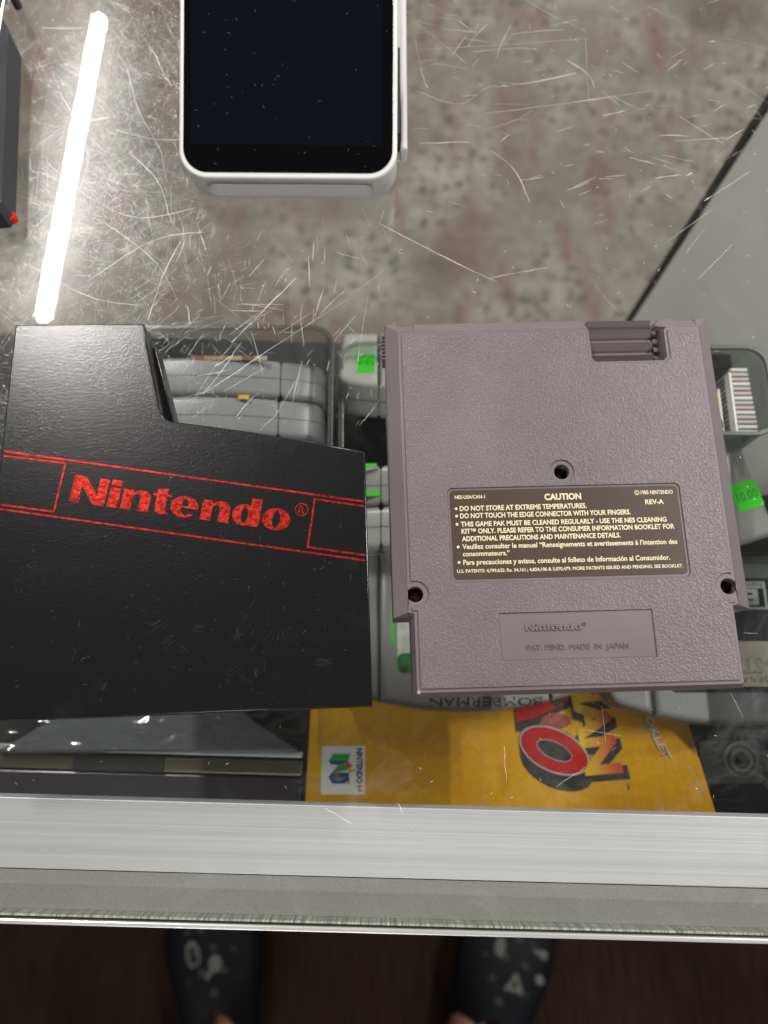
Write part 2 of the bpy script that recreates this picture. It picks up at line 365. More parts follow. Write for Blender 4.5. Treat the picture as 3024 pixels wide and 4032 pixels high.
# scratches in the glass: tiny rounded ridges that catch the lamp
sv, sf = [], []
def ridge(pts, wd, z=.0, h=.16):
    """pts: (x,y) mm polyline -> small ridge"""
    b = len(sv); n = len(pts)
    for i, (x, y) in enumerate(pts):
        a = pts[max(i - 1, 0)]; c = pts[min(i + 1, n - 1)]; d = Vector((c[0] - a[0], c[1] - a[1])); d = d.normalized() if d.length else Vector((1, 0)); nx, ny = -d.y, d.x
        t = wd * (1 - .55 * abs(2 * i / (n - 1) - 1)) / 2
        sv.extend([(S * (x + nx * t), S * (y + ny * t), S * z), (S * x, S * y, S * (z + t * 2 * h)), (S * (x - nx * t), S * (y - ny * t), S * z)])
    for i in range(n - 1):
        for j in (0, 1):
            q = b + i * 3 + j; sf.append((q, q + 3, q + 4, q + 1))
def smooth_line(pts, n):
    """Catmull-Rom through pts"""
    if len(pts) == 2: pts = [pts[0], ((pts[0][0] + pts[1][0]) / 2 + random.uniform(-.6, .6), (pts[0][1] + pts[1][1]) / 2 + random.uniform(-.6, .6)), pts[1]]
    P = [pts[0]] + list(pts) + [pts[-1]]; out = []
    for i in range(1, len(P) - 2):
        for k in range(n):
            t = k / n; q = []
            for c in (0, 1):
                a, b, d, e = P[i - 1][c], P[i][c], P[i + 1][c], P[i + 2][c]
                q.append(.5 * (2 * b + (d - a) * t + (2 * a - 5 * b + 4 * d - e) * t * t + (3 * b - a - 3 * d + e) * t ** 3))
            out.append(tuple(q))
    return out + [pts[-1]]
SCR = [[(18.8, 279.3), (58.2, 282.6), (92.8, 286.1)], [(91.8, 285.9), (91.2, 269.5), (90.8, 252.2)], [(41.9, 278.5), (60.1, 280.4), (70.2, 280.0)], [(50.2, 259.6), (68.2, 262.8), (86.5, 267.6)], [(46.8, 246.5), (86.5, 252.7), (118.7, 258.9)], [(18.1, 231.2), (36.5, 232.0), (54.0, 232.6)], [(111.5, 234.1), (122.4, 236.0), (132.1, 235.4)], [(125.1, 233.0), (147.7, 234.8)], [(48.0, 228.0), (59.0, 215.6), (66.9, 185.1), (72.2, 164.2)], [(0.7, 193.3), (16.5, 183.8), (34.8, 173.3), (48.4, 166.1)], [(45.7, 168.2), (60.6, 171.4), (69.0, 172.9)], [(18.0, 293.8), (31.9, 280.1), (38.7, 272.8)], [(17.1, 258.1), (35.1, 251.1), (47.2, 259.5), (56.2, 260.8)], [(16.9, 286.2), (20.6, 264.2), (22.5, 259.4)], [(82.9, 274.4), (91.4, 267.1), (93.9, 259.9)], [(108.0, 227.2), (119.5, 226.1), (132.7, 222.8)], [(105.8, 224.9), (126.5, 218.2)], [(134.5, 203.8), (142.8, 209.4), (155.4, 218.4)], [(48.5, 292.8), (40.0, 281.4)], [(36.3, 295.2), (44.2, 287.7)], [(31.2, 253.5), (43.2, 255.9)], [(100.6, 256.3), (111.9, 249.3), (116.0, 251.7)], [(95.8, 245.6), (105.8, 248.1)], [(58.9, 213.4), (68.6, 216.1)], [(115.5, 214.8), (126.3, 216.4)], [(-121.3, 281.4), (-104.7, 285.2), (-96.1, 277.9), (-89.0, 262.1)], [(-106.2, 268.0), (-99.6, 246.6), (-89.6, 228.3), (-85.5, 211.5)], [(-135.6, 221.2), (-115.0, 203.6), (-95.6, 195.0), (-73.4, 199.5)], [(-80.9, 199.4), (-77.0, 182.3), (-87.2, 157.5)], [(-78.1, 184.4), (-84.3, 167.7), (-88.4, 149.5)], [(-38.3, 155.6), (-52.2, 143.6), (-68.4, 116.5), (-71.2, 105.3)], [(-10.2, 158.8), (-34.2, 141.7), (-60.0, 122.2), (-75.2, 112.8)], [(-31.4, 167.9), (-45.4, 151.6), (-55.6, 139.7)], [(-72.1, 193.0), (-67.7, 180.3)], [(-52.0, 139.7), (-58.6, 128.0), (-65.1, 118.4)], [(-29.1, 149.6), (-27.8, 135.8), (-30.0, 116.6)], [(-52.4, 109.1), (-46.6, 116.6), (-44.1, 118.5)], [(-43.5, 103.5), (-36.8, 111.0), (-30.2, 124.2)], [(-21.9, 151.7), (-14.8, 159.8), (-12.1, 161.8)], [(-3.0, 159.8), (-5.6, 141.8), (-7.3, 128.1)], [(-65.6, 128.0), (-55.3, 133.8)], [(-83.0, 176.0), (-74.7, 159.6), (-72.1, 147.5)], [(-133.6, 255.8), (-119.0, 225.8), (-123.7, 197.0)], [(-144.5, 232.5), (-128.0, 239.5), (-107.2, 244.3)], [(-108.5, 237.3), (-92.8, 232.8), (-75.5, 232.9)], [(-137.7, 173.7), (-112.6, 159.4), (-92.4, 155.5)], [(-111.6, 167.6), (-89.2, 184.4), (-67.2, 188.7)], [(-109.3, 192.8), (-88.5, 176.0), (-78.3, 159.6)], [(-101.8, 225.9), (-89.4, 212.5), (-82.4, 192.9)], [(-145.1, 289.8), (-127.1, 290.0), (-109.5, 295.2)], [(-138.2, 147.3), (-120.1, 144.4)], [(-35.6, 73.1), (-29.1, 81.9)], [(-17.0, -29.0), (-7.8, -34.0)], [(7.5, -27.7), (12.0, -35.6)], [(60.0, -22.8), (74.5, -14.0), (81.1, -10.3)], [(43.5, -9.5), (43.8, -21.3)]]
cs, sn = math.cos(-CR), math.sin(-CR)
def tocase(x, y): return (cs * x - sn * y, sn * x + cs * y)
def rand_scratch(x, y, lmin, lmax, wmin, wmax, curv=.5):
    L = random.uniform(lmin, lmax) * random.random() ** .6 + .8; a = random.random() * 6.283; c = random.gauss(0, curv) / max(L, 8) * .9
    n = 7; pts = []; 
    for i in range(n):
        pts.append((x, y)); x += math.cos(a) * L / (n - 1); y += math.sin(a) * L / (n - 1); a += c * L / (n - 1) * .6 + random.gauss(0, .015)
    if L < 6: ridge(pts, random.uniform(wmin, wmax)); return
    i = 0
    while i < n - 1:
        m_ = random.randint(1, 3)
        if random.random() < .8 and len(pts[i:i + m_ + 1]) > 1: ridge(pts[i:i + m_ + 1], random.uniform(wmin * .7, wmax))
        i += m_
def cluster(cx, cy, n, spread, lmin, lmax, wmin, wmax, ang=None):
    a0 = random.random() * 3.14 if ang is None else ang
    for _ in range(n):
        x = random.gauss(cx, spread); y = random.gauss(cy, spread); L = random.uniform(lmin, lmax); a = a0 + random.gauss(0, .16)
        c = random.gauss(0, .006); pts = []
        for i in range(6):
            pts.append((x, y)); x += math.cos(a) * L / 5; y += math.sin(a) * L / 5; a += c * L / 5
        ridge(pts, random.uniform(wmin, wmax))
for L in SCR:
    q = smooth_line([tocase(*t) for t in L], 7)
    q = [(x + random.gauss(0, .09), y + random.gauss(0, .09)) for x, y in q]
    # long scratches break up into dashes of uneven width
    i = 0
    while i < len(q) - 1:
        m_ = random.randint(3, 9); seg = q[i:i + m_ + 1]
        if len(seg) > 1 and random.random() < .88: ridge(seg, random.choice((.06, .10, .15, .21)))
        i += m_
for i in range(60): cluster(random.uniform(-200, 220), random.uniform(-25, 340), random.randint(1, 4), 6, 1, random.choice((5, 10, 16)), .03, .10)
for i in range(46): cluster(random.uniform(10, 150), random.uniform(165, 330), random.randint(1, 4), 8, 2, random.choice((7, 12, 28)), .04, random.choice((.09, .12, .2)), random.gauss(.15, .6))
for i in range(40): cluster(random.uniform(-85, 5), random.uniform(95, 200), random.randint(1, 4), 7, 1, random.choice((5, 10, 20)), .04, random.choice((.09, .15)), random.gauss(1.0, .7))
for i in range(480): rand_scratch(random.uniform(-210, 220), random.uniform(-28, 345), .3, .8, .05, .15)
me = bpy.data.meshes.new('scratches'); me.from_pydata(sv, [], sf); me.update()
fin('scratches', me, 'scratch_pale', case, label='pale scratches and nicks over the glass top', kind='stuff', smooth=True)
sv, sf = [], []
for i in range(520):      # scratches crowded here to imitate the glints around the lamp reflection
    y = random.uniform(90, 345); x = -112 + (y - 200) * .12 + random.gauss(0, 28)
    cluster(x, y, random.randint(2, 8), random.uniform(1, 7), 2, random.choice((5, 9, 16, 24)), .05, .15)
for i in range(650):
    y = random.uniform(90, 345); x = -108 + random.gauss(0, 36)
    rand_scratch(x, y, 3, 24, .06, random.choice((.1, .16, .28)), .08)
for i in range(3200):
    y = random.uniform(90, 345); x = -112 + (y - 200) * .12 + random.gauss(0, 27)
    rand_scratch(x, y, .5, 3.5, .08, .22, .1)
me = bpy.data.meshes.new('glint_scratches'); me.from_pydata(sv, [], sf); me.update()
fin('glint_scratches', me, 'scratch', case, label='shiny scratches crowded to imitate glints around the lamp reflection', kind='stuff', smooth=True)

# ------------------------------------------------------------------ grey game cartridge (back side up)
cart = thing('game_cartridge', 'grey plastic game cartridge lying back side up with caution label', 'cartridge', (66.53, 7.56, .02), .025)
def outer(d=0, zw=0):
    return [(-60 + d, 25.7 - 1.2 * 0), (-60 + d, 134 - d), (-56, 134 - d), (-55.9, 133.1 - d), (-49.3, 133.1 - d), (-49.2, 134 - d), (13.4, 134 - d), (14.6, 131.8 - d),
            (14.7, 117.6), (16.2, 116.2), (40.6, 116.2), (41.9, 117.7), (41.9, 129.5 - d), (40.2, 131.5 - d), (41.6, 134 - d), (48.0, 134 - d), (48.6, 133.3 - d), (55.2, 133.3 - d), (55.3, 134 - d), (60 - d, 134 - d),
            (60 - d, 25.7), (54.2, 25.7), (54.2, .8), (53.4, 0), (-53.4, 0), (-54.2, .8), (-54.2, 25.7)]
def inner(k=0):
    t = 129.2
    return [(-55.2, 27.0), (-55.2, t), (-54, t), (-53.5, t), (-49.3, t), (-49.2, t), (13.9, t), (14.7, t - .8),
            (14.9, 117.4), (16.1, 116.0), (40.8, 116.0), (42.2, 117.4), (42.2, 128.0), (43.2, t), (43.6, t), (48.0, t), (48.6, t), (54.0, t), (54.6, t), (55.2, t),
            (55.2, 27.0), (53.2, 26.6), (53.2, 1.6), (52.6, 1.0), (-52.6, 1.0), (-53.2, 1.6), (-53.2, 26.6)]
full = [(-60, 25.7), (-60, 134), (60, 134), (60, 25.7), (54.2, 25.7), (54.2, 0), (-54.2, 0), (-54.2, 25.7)]
fin('front_shell', curve_mesh([full], 0, 7.9, .6), 'nes_smooth', cart)
holes = [(0, 74.5), (-52.5, 33.0), (52.5, 33.0)]
hr = 2.65
low = curve_mesh([outer(0)] + [ell(x, y, hr, hr, 24) for x, y in holes], 7.95, 13.2, 0)
slope = loft([[(x, y, 13.2) for x, y in outer(0)], [(x, y, 13.7) for x, y in outer(.25)], [(x, y, 16.5) for x, y in inner()]], False, False)
rimtop = curve_mesh([inner()] + [ell(x, y, hr, hr, 24) for x, y in holes], 13.4, 16.55, .22)
fin('back_shell', join([low, slope, rimtop]), 'nes_smooth', cart, label='smooth sloping rim of the cartridge back')
# textured plateau with cut-outs
def plateau():
    a, t = 53.9, 127.9
    L = [(-a, 36.9 + .0)]
    # start at left side above the screw ring, go round
    pts = [(-a, t), (13.6, t), (13.6, 117.0), (15.4, 114.9), (41.6, 114.9), (43.4, 117.0), (43.4, t), (a, t)]
    ring = ell(52.5, 33, 4.5, 4.5, 14, 72, 288); pts += [(a, 37.4)] + [q for q in ring if q[0] < a] + [(a, 28.6), (a, 27.6), (51.9, 27.6), (51.9, 2.3), (-51.9, 2.3), (-51.9, 27.6), (-a, 27.6), (-a, 28.6)]
    ring = ell(-52.5, 33, 4.5, 4.5, 14, -108, 108); pts += [q for q in ring if q[0] > -a] + [(-a, 37.4)]
    return pts
lab_r = rrect(-40.2, 36.4, 40.2, 69.4, 1.8)
made_r = rrect(-25.1, 10.4, 25.7, 26.0, .2)
fin('textured_panel', curve_mesh([plateau(), lab_r, made_r, ell(0, 74.5, 4.3, 4.3, 28)], 16.4, 17.05, .16), 'nes_textured', cart, label='pebble-grained back panel')
fin('maker_panel', curve_mesh([rrect(-24.9, 10.6, 25.5, 25.8)], 16.2, 16.62, .05), 'nes_smooth', cart, label='smooth recessed panel with embossed lettering')
fin('embossed_logo', logo_mesh(-16.7, 20.0, 18.6, -.008, 16.6, .45, .05, True, .93), 'nes_smooth', cart)
fin('embossed_text', text_fit('PAT. PEND. MADE  IN  JAPAN', -16.6, 16.8, 13.8, 1.75, 16.62, .0, -.008, .35), 'nes_smooth', cart)
# grip window: sawtooth ribs
gx0, gx1 = 15.2, 38.9
prof = [(116.5, 8)]
zt = 12.6
for yb in (116.8, 121.9, 127.0, 130.6):
    prof += [(yb, 10.8), (yb + 3.0, 13.6), (yb + 3.2, 11.4)]
prof += [(134, 11.4), (134, 8)]
ribm = loft([[(gx0, y, z) for y, z in prof], [(gx1, y, z) for y, z in prof]])
fin('grip_ribs', ribm, 'nes_smooth', cart)
fin('grip_floor', box(14.8, 41.8, 116.4, 133.9, 7.95, 10.4), 'nes_smooth', cart)
for yy in (118, 121.5, 125, 128.5):
    fin('grip_catch', box(39.6, 41.2, yy, yy + 1.8, 10.4, 12.0, .2), 'nes_smooth', cart)
fin('edge_rib', join([box(-61.0, -59.6, 121.5 + i * 1.5, 122.4 + i * 1.5, 3, 10.5, .25) for i in range(7)]), 'nes_smooth', cart, label='ribbed grip on the cartridge edge')
for (x, y) in holes:
    wall = loft([[(a, b, 13.3) for a, b in ell(x, y, hr, hr, 24)], [(a, b, 8.0) for a, b in ell(x, y, hr, hr, 24)]], False, False)
    h = fin('screw_hole', wall, 'nes_smooth', cart, label='deep round screw hole')
    fin('screw', join([cyl(x + .2, y - .2, 2.1, 7.9, 9.6, 16, 1.7), cyl(x + .2, y - .2, .8, 9.5, 10.1, 6)]), 'screw', h)
    fin('socket', cyl(x, y, 2.6, 7.9, 8.2), 'hole', h)
fin('worn_corner', cyl(-52.6, 1.3, .75, 16.2, 17.0, 10, .4), 'worn', cart)
# caution label
lab = fin('caution_label', curve_mesh([rrect(-39.4, 37.6, 39.4, 68.6, 1.5)], 16.3, 16.75, .04), 'label_brown', cart, label='dark brown caution label with cream print')
fin('label_bed', curve_mesh([rrect(-40.1, 36.5, 40.1, 69.3, 1.8)], 16.2, 16.6, 0), 'nes_smooth', cart)
zt = 16.76
T = [('NES-USA/CAN-1', -37.7, -27.3, 65.6, 1.25, .025), ('CAUTION', -6.8, 5.9, 64.5, 2.2, .04), ('1985 NINTENDO', 26.6, 37.8, 65.65, 1.4, .025), ('REV-A', 27.8, 34.2, 62.1, 1.7, .03),
     ('DO NOT STORE AT EXTREME TEMPERATURES.', -36.2, 7.4, 61.3, 1.75, .03), ('DO NOT TOUCH THE EDGE CONNECTOR WITH YOUR FINGERS.', -36.2, 22.3, 58.7, 1.75, .03),
     ('THIS GAME PAK MUST BE CLEANED REGULARLY - USE THE NES CLEANING', -36.1, 34.4, 55.8, 1.7, .03), ('KIT\u2122 ONLY. PLEASE REFER TO THE CONSUMER INFORMATION BOOKLET FOR', -36.0, 36.8, 53.3, 1.7, .03),
     ('ADDITIONAL PRECAUTIONS AND MAINTENANCE DETAILS.', -36.0, 18.0, 50.7, 1.7, .03),
     ('Veuillez consulter le manuel \u201cRenseignements et avertissements \u00e0 l\u2019intention des', -36.0, 37.1, 47.95, 1.75, .022), ('consommateurs.\u201d', -36.0, -20.1, 45.5, 1.7, .022),
     ('Para precauciones y avisos, consulte al folleto de Informaci\u00f3n al Consumidor.', -36.0, 34.0, 42.55, 1.75, .022),
     ('U.S. PATENTS: 4,799,635; Re. 34,161.; 4,824,106 & 5,070,479. MORE PATENTS ISSUED AND PENDING. SEE BOOKLET.', -38.2, 38.0, 39.85, 1.15, .022)]
tm = [text_fit(s_, a, b, y, h, zt, bo) for s_, a, b, y, h, bo in T]
for yy in (62.1, 59.5, 56.6, 48.7, 43.4): tm.append(curve_mesh([ell(-37.4, yy, .5, .5, 12)], zt - .1, zt, 0))
tm.append(curve_mesh([ell(25.3, 66.3, .85, .85, 20), ell(25.3, 66.3, .66, .66, 20)], zt - .1, zt, 0)); tm.append(text_fit('C', 24.9, 25.75, 65.8, 1.0, zt, .02))
fin('label_print', join(tm), 'cream_ink', lab)

# ------------------------------------------------------------------ black sleeve
sl = thing('dust_sleeve', 'black grained plastic dust sleeve with red foil stripes and logo', 'sleeve', (0, 0, .02))
def arc_pts(c, r, a0, a1, n=6): return [(c[0] + r * math.cos(math.radians(a0 + (a1 - a0) * i / n)), c[1] + r * math.sin(math.radians(a0 + (a1 - a0) * i / n))) for i in range(n + 1)]
top_out = [(-128.6, 135.6), (-83.0, 136.1), (-81.0, 126.9), (-75.2, 104.5), (-74.2, 101.4), (-72.8, 99.8), (-70.6, 98.9), (-57.7, 97.2), (-46.5, 95.6), (-31.3, 93.0), (-17.7, 90.6), (-3.6, 87.9), (-1.0, 3.3), (-126.0, -1.2)]
low_out = [(-128.6, 135.6), (-84.3, 136.0), (-83.2, 132.9), (-81.4, 132.5), (-72.6, 103.5), (-71.6, 100.6), (-70.4, 99.1), (-57.7, 97.3), (-46.5, 95.7), (-31.3, 93.1), (-17.7, 90.7), (-3.6, 88.0), (-1.0, 3.2), (-126.0, -1.3)]
fin('lower_half', curve_mesh([low_out], 0, 10.4, .5), 'sleeve', sl)
fin('upper_half', curve_mesh([top_out], 10.5, 21, .55), 'sleeve', sl)
z = 21.0
def seg_line(a, b, wd):
    d = Vector((b[0] - a[0], b[1] - a[1])).normalized() * (wd / 2); n = Vector((-d.y, d.x))
    return curve_mesh([[(a[0] - d.x + n.x, a[1] - d.y + n.y), (a[0] - d.x - n.x, a[1] - d.y - n.y), (b[0] + d.x - n.x, b[1] + d.y - n.y), (b[0] + d.x + n.x, b[1] + d.y + n.y)]], z, z + .05, 0)
lw = .62
def inset(a, b, t=1.0): return a
st = [seg_line((-126.4, 87.9), (-4.2, 70.1), lw), seg_line((-125.2, 67.4), (-3.6, 49.9), lw), seg_line((-126.3, 86.15), (-105.4, 83.6), lw), seg_line((-107.5, 66.5), (-125.1, 68.9), lw),
      seg_line((-4.2, 68.5), (-20.5, 70.9), lw), seg_line((-22.5, 54.4), (-3.7, 51.7), lw)]
z = 21.012
st += [seg_line((-105.4, 83.6), (-107.5, 66.5), lw), seg_line((-20.5, 70.9), (-22.5, 54.4), lw)]
fin('foil_stripe', join(st), 'foil', sl, label='double red foil stripes and boxes')
fin('foil_logo', logo_mesh(-102.9, 70.1, 74.6, -.139, 21.0, .06, 0), 'foil', sl, label='red foil logo lettering')
sv, sf = [], []
for i in range(90): rand_scratch(random.uniform(-120, -8), random.uniform(4, 62), .2, 1.3, .05, .16)
for i in range(22):
    x, y = random.uniform(-115, -10), random.uniform(6, 45)
    cluster(x, y, random.randint(4, 14), random.choice((.8, 1.5, 3)), .2, random.choice((.8, 2.2, 5)), .02, .06)
for i in range(16): rand_scratch(random.uniform(-120, -12), random.uniform(4, 80), 3, 12, .03, .05)
me = bpy.data.meshes.new('scuffs'); me.from_pydata([(a, b, c + 21.01 * S) for a, b, c in sv], [], sf); me.update()
fin('scuffs', me, plastic('scuff', (.045, .045, .048), .6), sl, kind='stuff')

# ------------------------------------------------------------------ white card terminal
t = thing('card_terminal', 'white card payment terminal with black touch screen and slot', 'card terminal', (-33.6, 204.3, .02), -.004)
tilt = math.radians(14.5)
RT = Matrix.Rotation(tilt, 4, 'X')
def tm_(me): me.transform(RT); return me
body = curve_mesh([rrect(-42, 0, 42, 142, 11, 10)], 0, 18.0, 1.0, 3)
# front slot: boolean cut
def cut(me, cutter):
    a = bpy.data.objects.new('a', me); b = bpy.data.objects.new('b', cutter); col.objects.link(a); col.objects.link(b)
    m_ = a.modifiers.new('c', 'BOOLEAN'); m_.operation = 'DIFFERENCE'; m_.object = b; m_.solver = 'EXACT'
    bpy.context.view_layer.update()
    r = bpy.data.meshes.new_from_object(a.evaluated_get(bpy.context.evaluated_depsgraph_get())); bpy.data.objects.remove(a); bpy.data.objects.remove(b); return r
slotc = curve_mesh([rrect(-32.5, 4.6, 32.5, 13.2, 4.0, 8)], -7, 7, 0); slotc.transform(Matrix.Rotation(math.radians(90), 4, 'X'))
bm = bmesh.new(); bm.from_mesh(body); bmesh.ops.remove_doubles(bm, verts=bm.verts, dist=1e-7); bm.to_mesh(body); bm.free()
bm = bmesh.new(); bm.from_mesh(slotc); bmesh.ops.remove_doubles(bm, verts=bm.verts, dist=1e-7); bm.to_mesh(slotc); bm.free()
body = cut(body, slotc)
bd = fin('body', tm_(body), 'white', t)
fin('card_slot', tm_(box(-32.6, 32.6, 7.0, 7.8, 3.4, 13.6)), 'white', t, label='rounded card slot in the front edge')
fin('slot_mouth', tm_(box(-27, 27, 6.2, 6.95, 4.6, 5.4)), 'blackmatte', t)
sc = fin('screen', tm_(curve_mesh([rrect(-40.2, 2.4, 40.2, 139, 9.3, 10)], 17.7, 18.3, .15, 2)), 'screen', t, label='black glass touch screen with dust')
fin('display_area', tm_(curve_mesh([rrect(-37.5, 13, 36.0, 128)], 18.3, 18.32, 0)), 'screen_in', sc)
sv, sf = [], []
for i in range(60): rand_scratch(random.uniform(-39, 39), random.uniform(4, 100), .12, .7, .03, .09, 3)
me = bpy.data.meshes.new('dust'); me.from_pydata([(a, b, c + 18.33 * S) for a, b, c in sv], [], sf); me.update(); me.transform(RT)
fin('dust', me, 'dust', sc, kind='stuff')
fin('base_wedge', loft([[(-41, 16, 0), (43.6, 16, 0), (43.6, 130, 0), (-41, 130, 0)], [(-41, 16, 2.5), (43.6, 16, 2.5), (43.6, 130, 31), (-41, 130, 31)]]), 'white', t)
fin('side_cover', join([box(43.7, 46.4, 17, 130, 0, 9, 1.0)]), 'white', t, label='white side cover with a dark gap beside it')
fin('side_gap', box(42.2, 43.4, 20, 128, 3, 14), 'blackmatte', t)

# ------------------------------------------------------------------ charcoal stand at the left edge
t = thing('equipment_stand', 'charcoal plastic equipment base with cut corners at the left edge, red nub underneath', 'stand', (0, 0, .02))
foot = [(-230, 297), (-166, 297), (-157.5, 285.5), (-151.9, 273.7), (-144.9, 193.7), (-146.2, 190.2), (-150.7, 189.6), (-230, 189.0)]
topo = [(-230, 295), (-170, 295), (-160.5, 283.5), (-154.4, 272.7), (-147.4, 196.7), (-149.0, 195.6), (-153, 195.2), (-230, 194.6)]
fin('foot_plate', loft([[(x, y, 0) for x, y in foot], [(x, y, 12) for x, y in foot], [(x, y, 15.5) for x, y in topo]]), 'stand', t)
fin('top_cover', curve_mesh([[(-229, 293), (-171, 293), (-161.5, 283), (-156, 272), (-149.2, 199), (-229, 197)]], 15.5, 16.4, .2), 'black', t)
fin('edge_highlight', box(-153.6, -153.0, 205, 290, 16.35, 16.8), 'alu_edge', t).rotation_euler = (0, 0, 0)  # bright metal strip standing in for the highlight along the cover edge
for i, x in enumerate((-168, -162, -156.5)):
    fin('post', cyl(x, 301, 1.8, 0, 17, 12), ('alu_edge', 'clear_dull', 'stand')[i], t, label=('polished metal post', 'clear plastic post', 'dark plastic post')[i])
fin('red_dot', cyl(-145.6, 193.6, 2.0, 0, 3, 16), 'reddot', t, label='small red dot')  # small red dot built as a round stub at the corner

# ------------------------------------------------------------------ grey cartridges on the shelf
def arch_outline(w=116, h=75, n=16, dip=8.5):
    """front view of the cartridge: flat at y=0, curved top at y=h"""
    pts = [(-w / 2, 2), (-w / 2 + 2, 0), (w / 2 - 2, 0), (w / 2, 2), (w / 2, h - dip - 9)]
    pts += [(w / 2 - .6, h - dip - 5), (w / 2 - 2.4, h - dip - 1.6), (w / 2 - 5.5, h - dip)]
    for i in range(1, n):
        x = w / 2 - 5.5 - (w - 11) * i / n; pts.append((x, h - dip * (x / (w / 2 - 5.5)) ** 2))
    pts += [(-w / 2 + 5.5, h - dip), (-w / 2 + 2.4, h - dip - 1.6), (-w / 2 + .6, h - dip - 5), (-w / 2, h - dip - 9)]
    return pts
def clipx(poly, xa, xb):
    def clip(pts, keep, xc):
        out = []
        for i in range(len(pts)):
            a, b = pts[i], pts[(i + 1) % len(pts)]
            if keep(a[0]): out.append(a)
            if keep(a[0]) != keep(b[0]):
                f = (xc - a[0]) / (b[0] - a[0]); out.append((xc, a[1] + f * (b[1] - a[1])))
        return out
    return clip(clip(poly, lambda v: v >= xa, xa), lambda v: v <= xb, xb)
AO = arch_outline()
TH = 19.0
def rounded_slab(outline, th, r, rt):
    """extrude with a soft shoulder"""
    return curve_mesh([outline], 0, th, r, 4)
ms_mid = join([curve_mesh([clipx(AO, -37.6, 37.6)], 0, TH / 2 - .12, 3.2, 4), curve_mesh([clipx(AO, -37.6, 37.6)], TH / 2 + .12, TH, 3.2, 4)])
def half(outline, z0, z1, r=2.6):
    return curve_mesh([outline], z0, z1, r, 4)
def shellpair(outline, r=3.0):
    # two halves meeting at a parting line: full thickness body plus thin groove
    a = curve_mesh([outline], 0, TH, r, 5)
    return a
m_mid = shellpair(clipx(AO, -37.8, 37.8)); m_l = shellpair(clipx(AO, -58, -38.3)); m_r = shellpair(clipx(AO, 38.3, 58))
core = curve_mesh([clipx([(x * .97, 2 + y * .95) for x, y in AO], -57, 57)], 1.6, TH - 1.6, 0)
pline = curve_mesh([[(x * 1.002, (y - 37) * 1.003 + 37) for x, y in AO]], TH / 2 - .14, TH / 2 + .14, 0)
for q in (m_mid, m_l, m_r): q.shade_smooth()
def setang(me, deg=38):
    me.shade_smooth()
    if hasattr(me, 'set_sharp_from_angle'): me.set_sharp_from_angle(angle=math.radians(deg))
for q in (m_mid, m_l, m_r): setang(q)
def grey_cart(label, loc, rot, mat='gcart', group='grey cartridges under the glass'):
    t = thing('grey_cartridge', label, 'cartridge', loc, 0, group); t.rotation_euler = rot
    fin('middle_shell', m_mid.copy(), mat, t); fin('side_shell', m_l.copy(), mat, t); fin('side_shell', m_r.copy(), mat, t)
    fin('seam', core.copy(), 'seam', t); fin('parting_line', pline.copy(), 'seam', t)
    return t
H90 = math.radians(90)
# standing: outline plane vertical; local y -> world z, local z (thickness) -> world -y
def standing(label, cx, yb, zbase, lean=0, mat='gcart'):
    return grey_cart(label, (cx, yb, zbase), (H90 - lean, 0, 0), mat)
ZS = -132.5
L1 = standing('rearmost standing grey cartridge in the left tray with a red and yellow label edge', -82.5, 165.0, ZS, math.radians(-2))
L2 = standing('second standing grey cartridge in the left tray just above the black sleeve', -83, 145.5, ZS, math.radians(-2))
L3 = standing('standing grey cartridge in the left tray mostly hidden by the black sleeve', -82.5, 126.5, ZS, math.radians(-2))
L4 = standing('front standing grey cartridge in the left tray hidden under the black sleeve', -82.5, 107, ZS, math.radians(-2))
M['faded_a'] = plastic('faded_red', (.22, .07, .04), .5); M['faded_b'] = plastic('faded_orange', (.40, .24, .07), .5); M['faded_c'] = plastic('faded_cream', (.42, .38, .24), .5)
def toplabel(t, a, b, mats, y=75.1):
    n = len(mats)
    for i, mname in enumerate(mats):
        x0 = a + (b - a) * i / n; x1 = a + (b - a) * (i + 1) / n
        fin('label_edge', box(x0, x1, y - .6, y, -.1, 2.0, .1), mname, t)
toplabel(L1, -3, 32, ['faded_a', 'faded_b', 'faded_b', 'faded_c', 'faded_a', 'faded_c'])
toplabel(L2, 20, 25, ['n_yellow'], 75.0)
fin('price_sticker', box(-30, -22, 74.6, 75.4, 15, 18.3), 'green', L1, label='bright green price sticker')
# middle tray
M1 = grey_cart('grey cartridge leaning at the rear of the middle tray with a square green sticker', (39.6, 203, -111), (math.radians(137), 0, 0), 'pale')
s = fin('price_sticker', box(-49.2, -40.0, 34, 58, -.25, -.02), 'green', M1, label='bright green price sticker')
q = text_fit('12.0', -4, 4, -3.0, 6, 0, .02); q.transform(Matrix.Translation((-44.6 * S, 46 * S, -.3 * S)) @ Matrix.Rotation(math.pi, 4, 'Y')); s2 = fin('sticker_print', q, 'green_ink', s)
M2 = standing('standing grey cartridge in the middle tray with a green sticker along its top', 40.5, 119.5, ZS, math.radians(-7), 'gcart_warm')
fin('price_sticker', box(-56, -40, 71.0, 72.0, -.3, 1.2, .1), 'green', M2, label='bright green sticker edge')
M3 = standing('front standing grey cartridge in the middle tray with a visible parting line', 40.5, 92.5, ZS, math.radians(-1), 'gcart_warm')
M2b = fin('price_sticker', box(-54, -38.5, 70.2, 70.6, 12, 14.5, .1), 'green', M2, label='green price sticker')
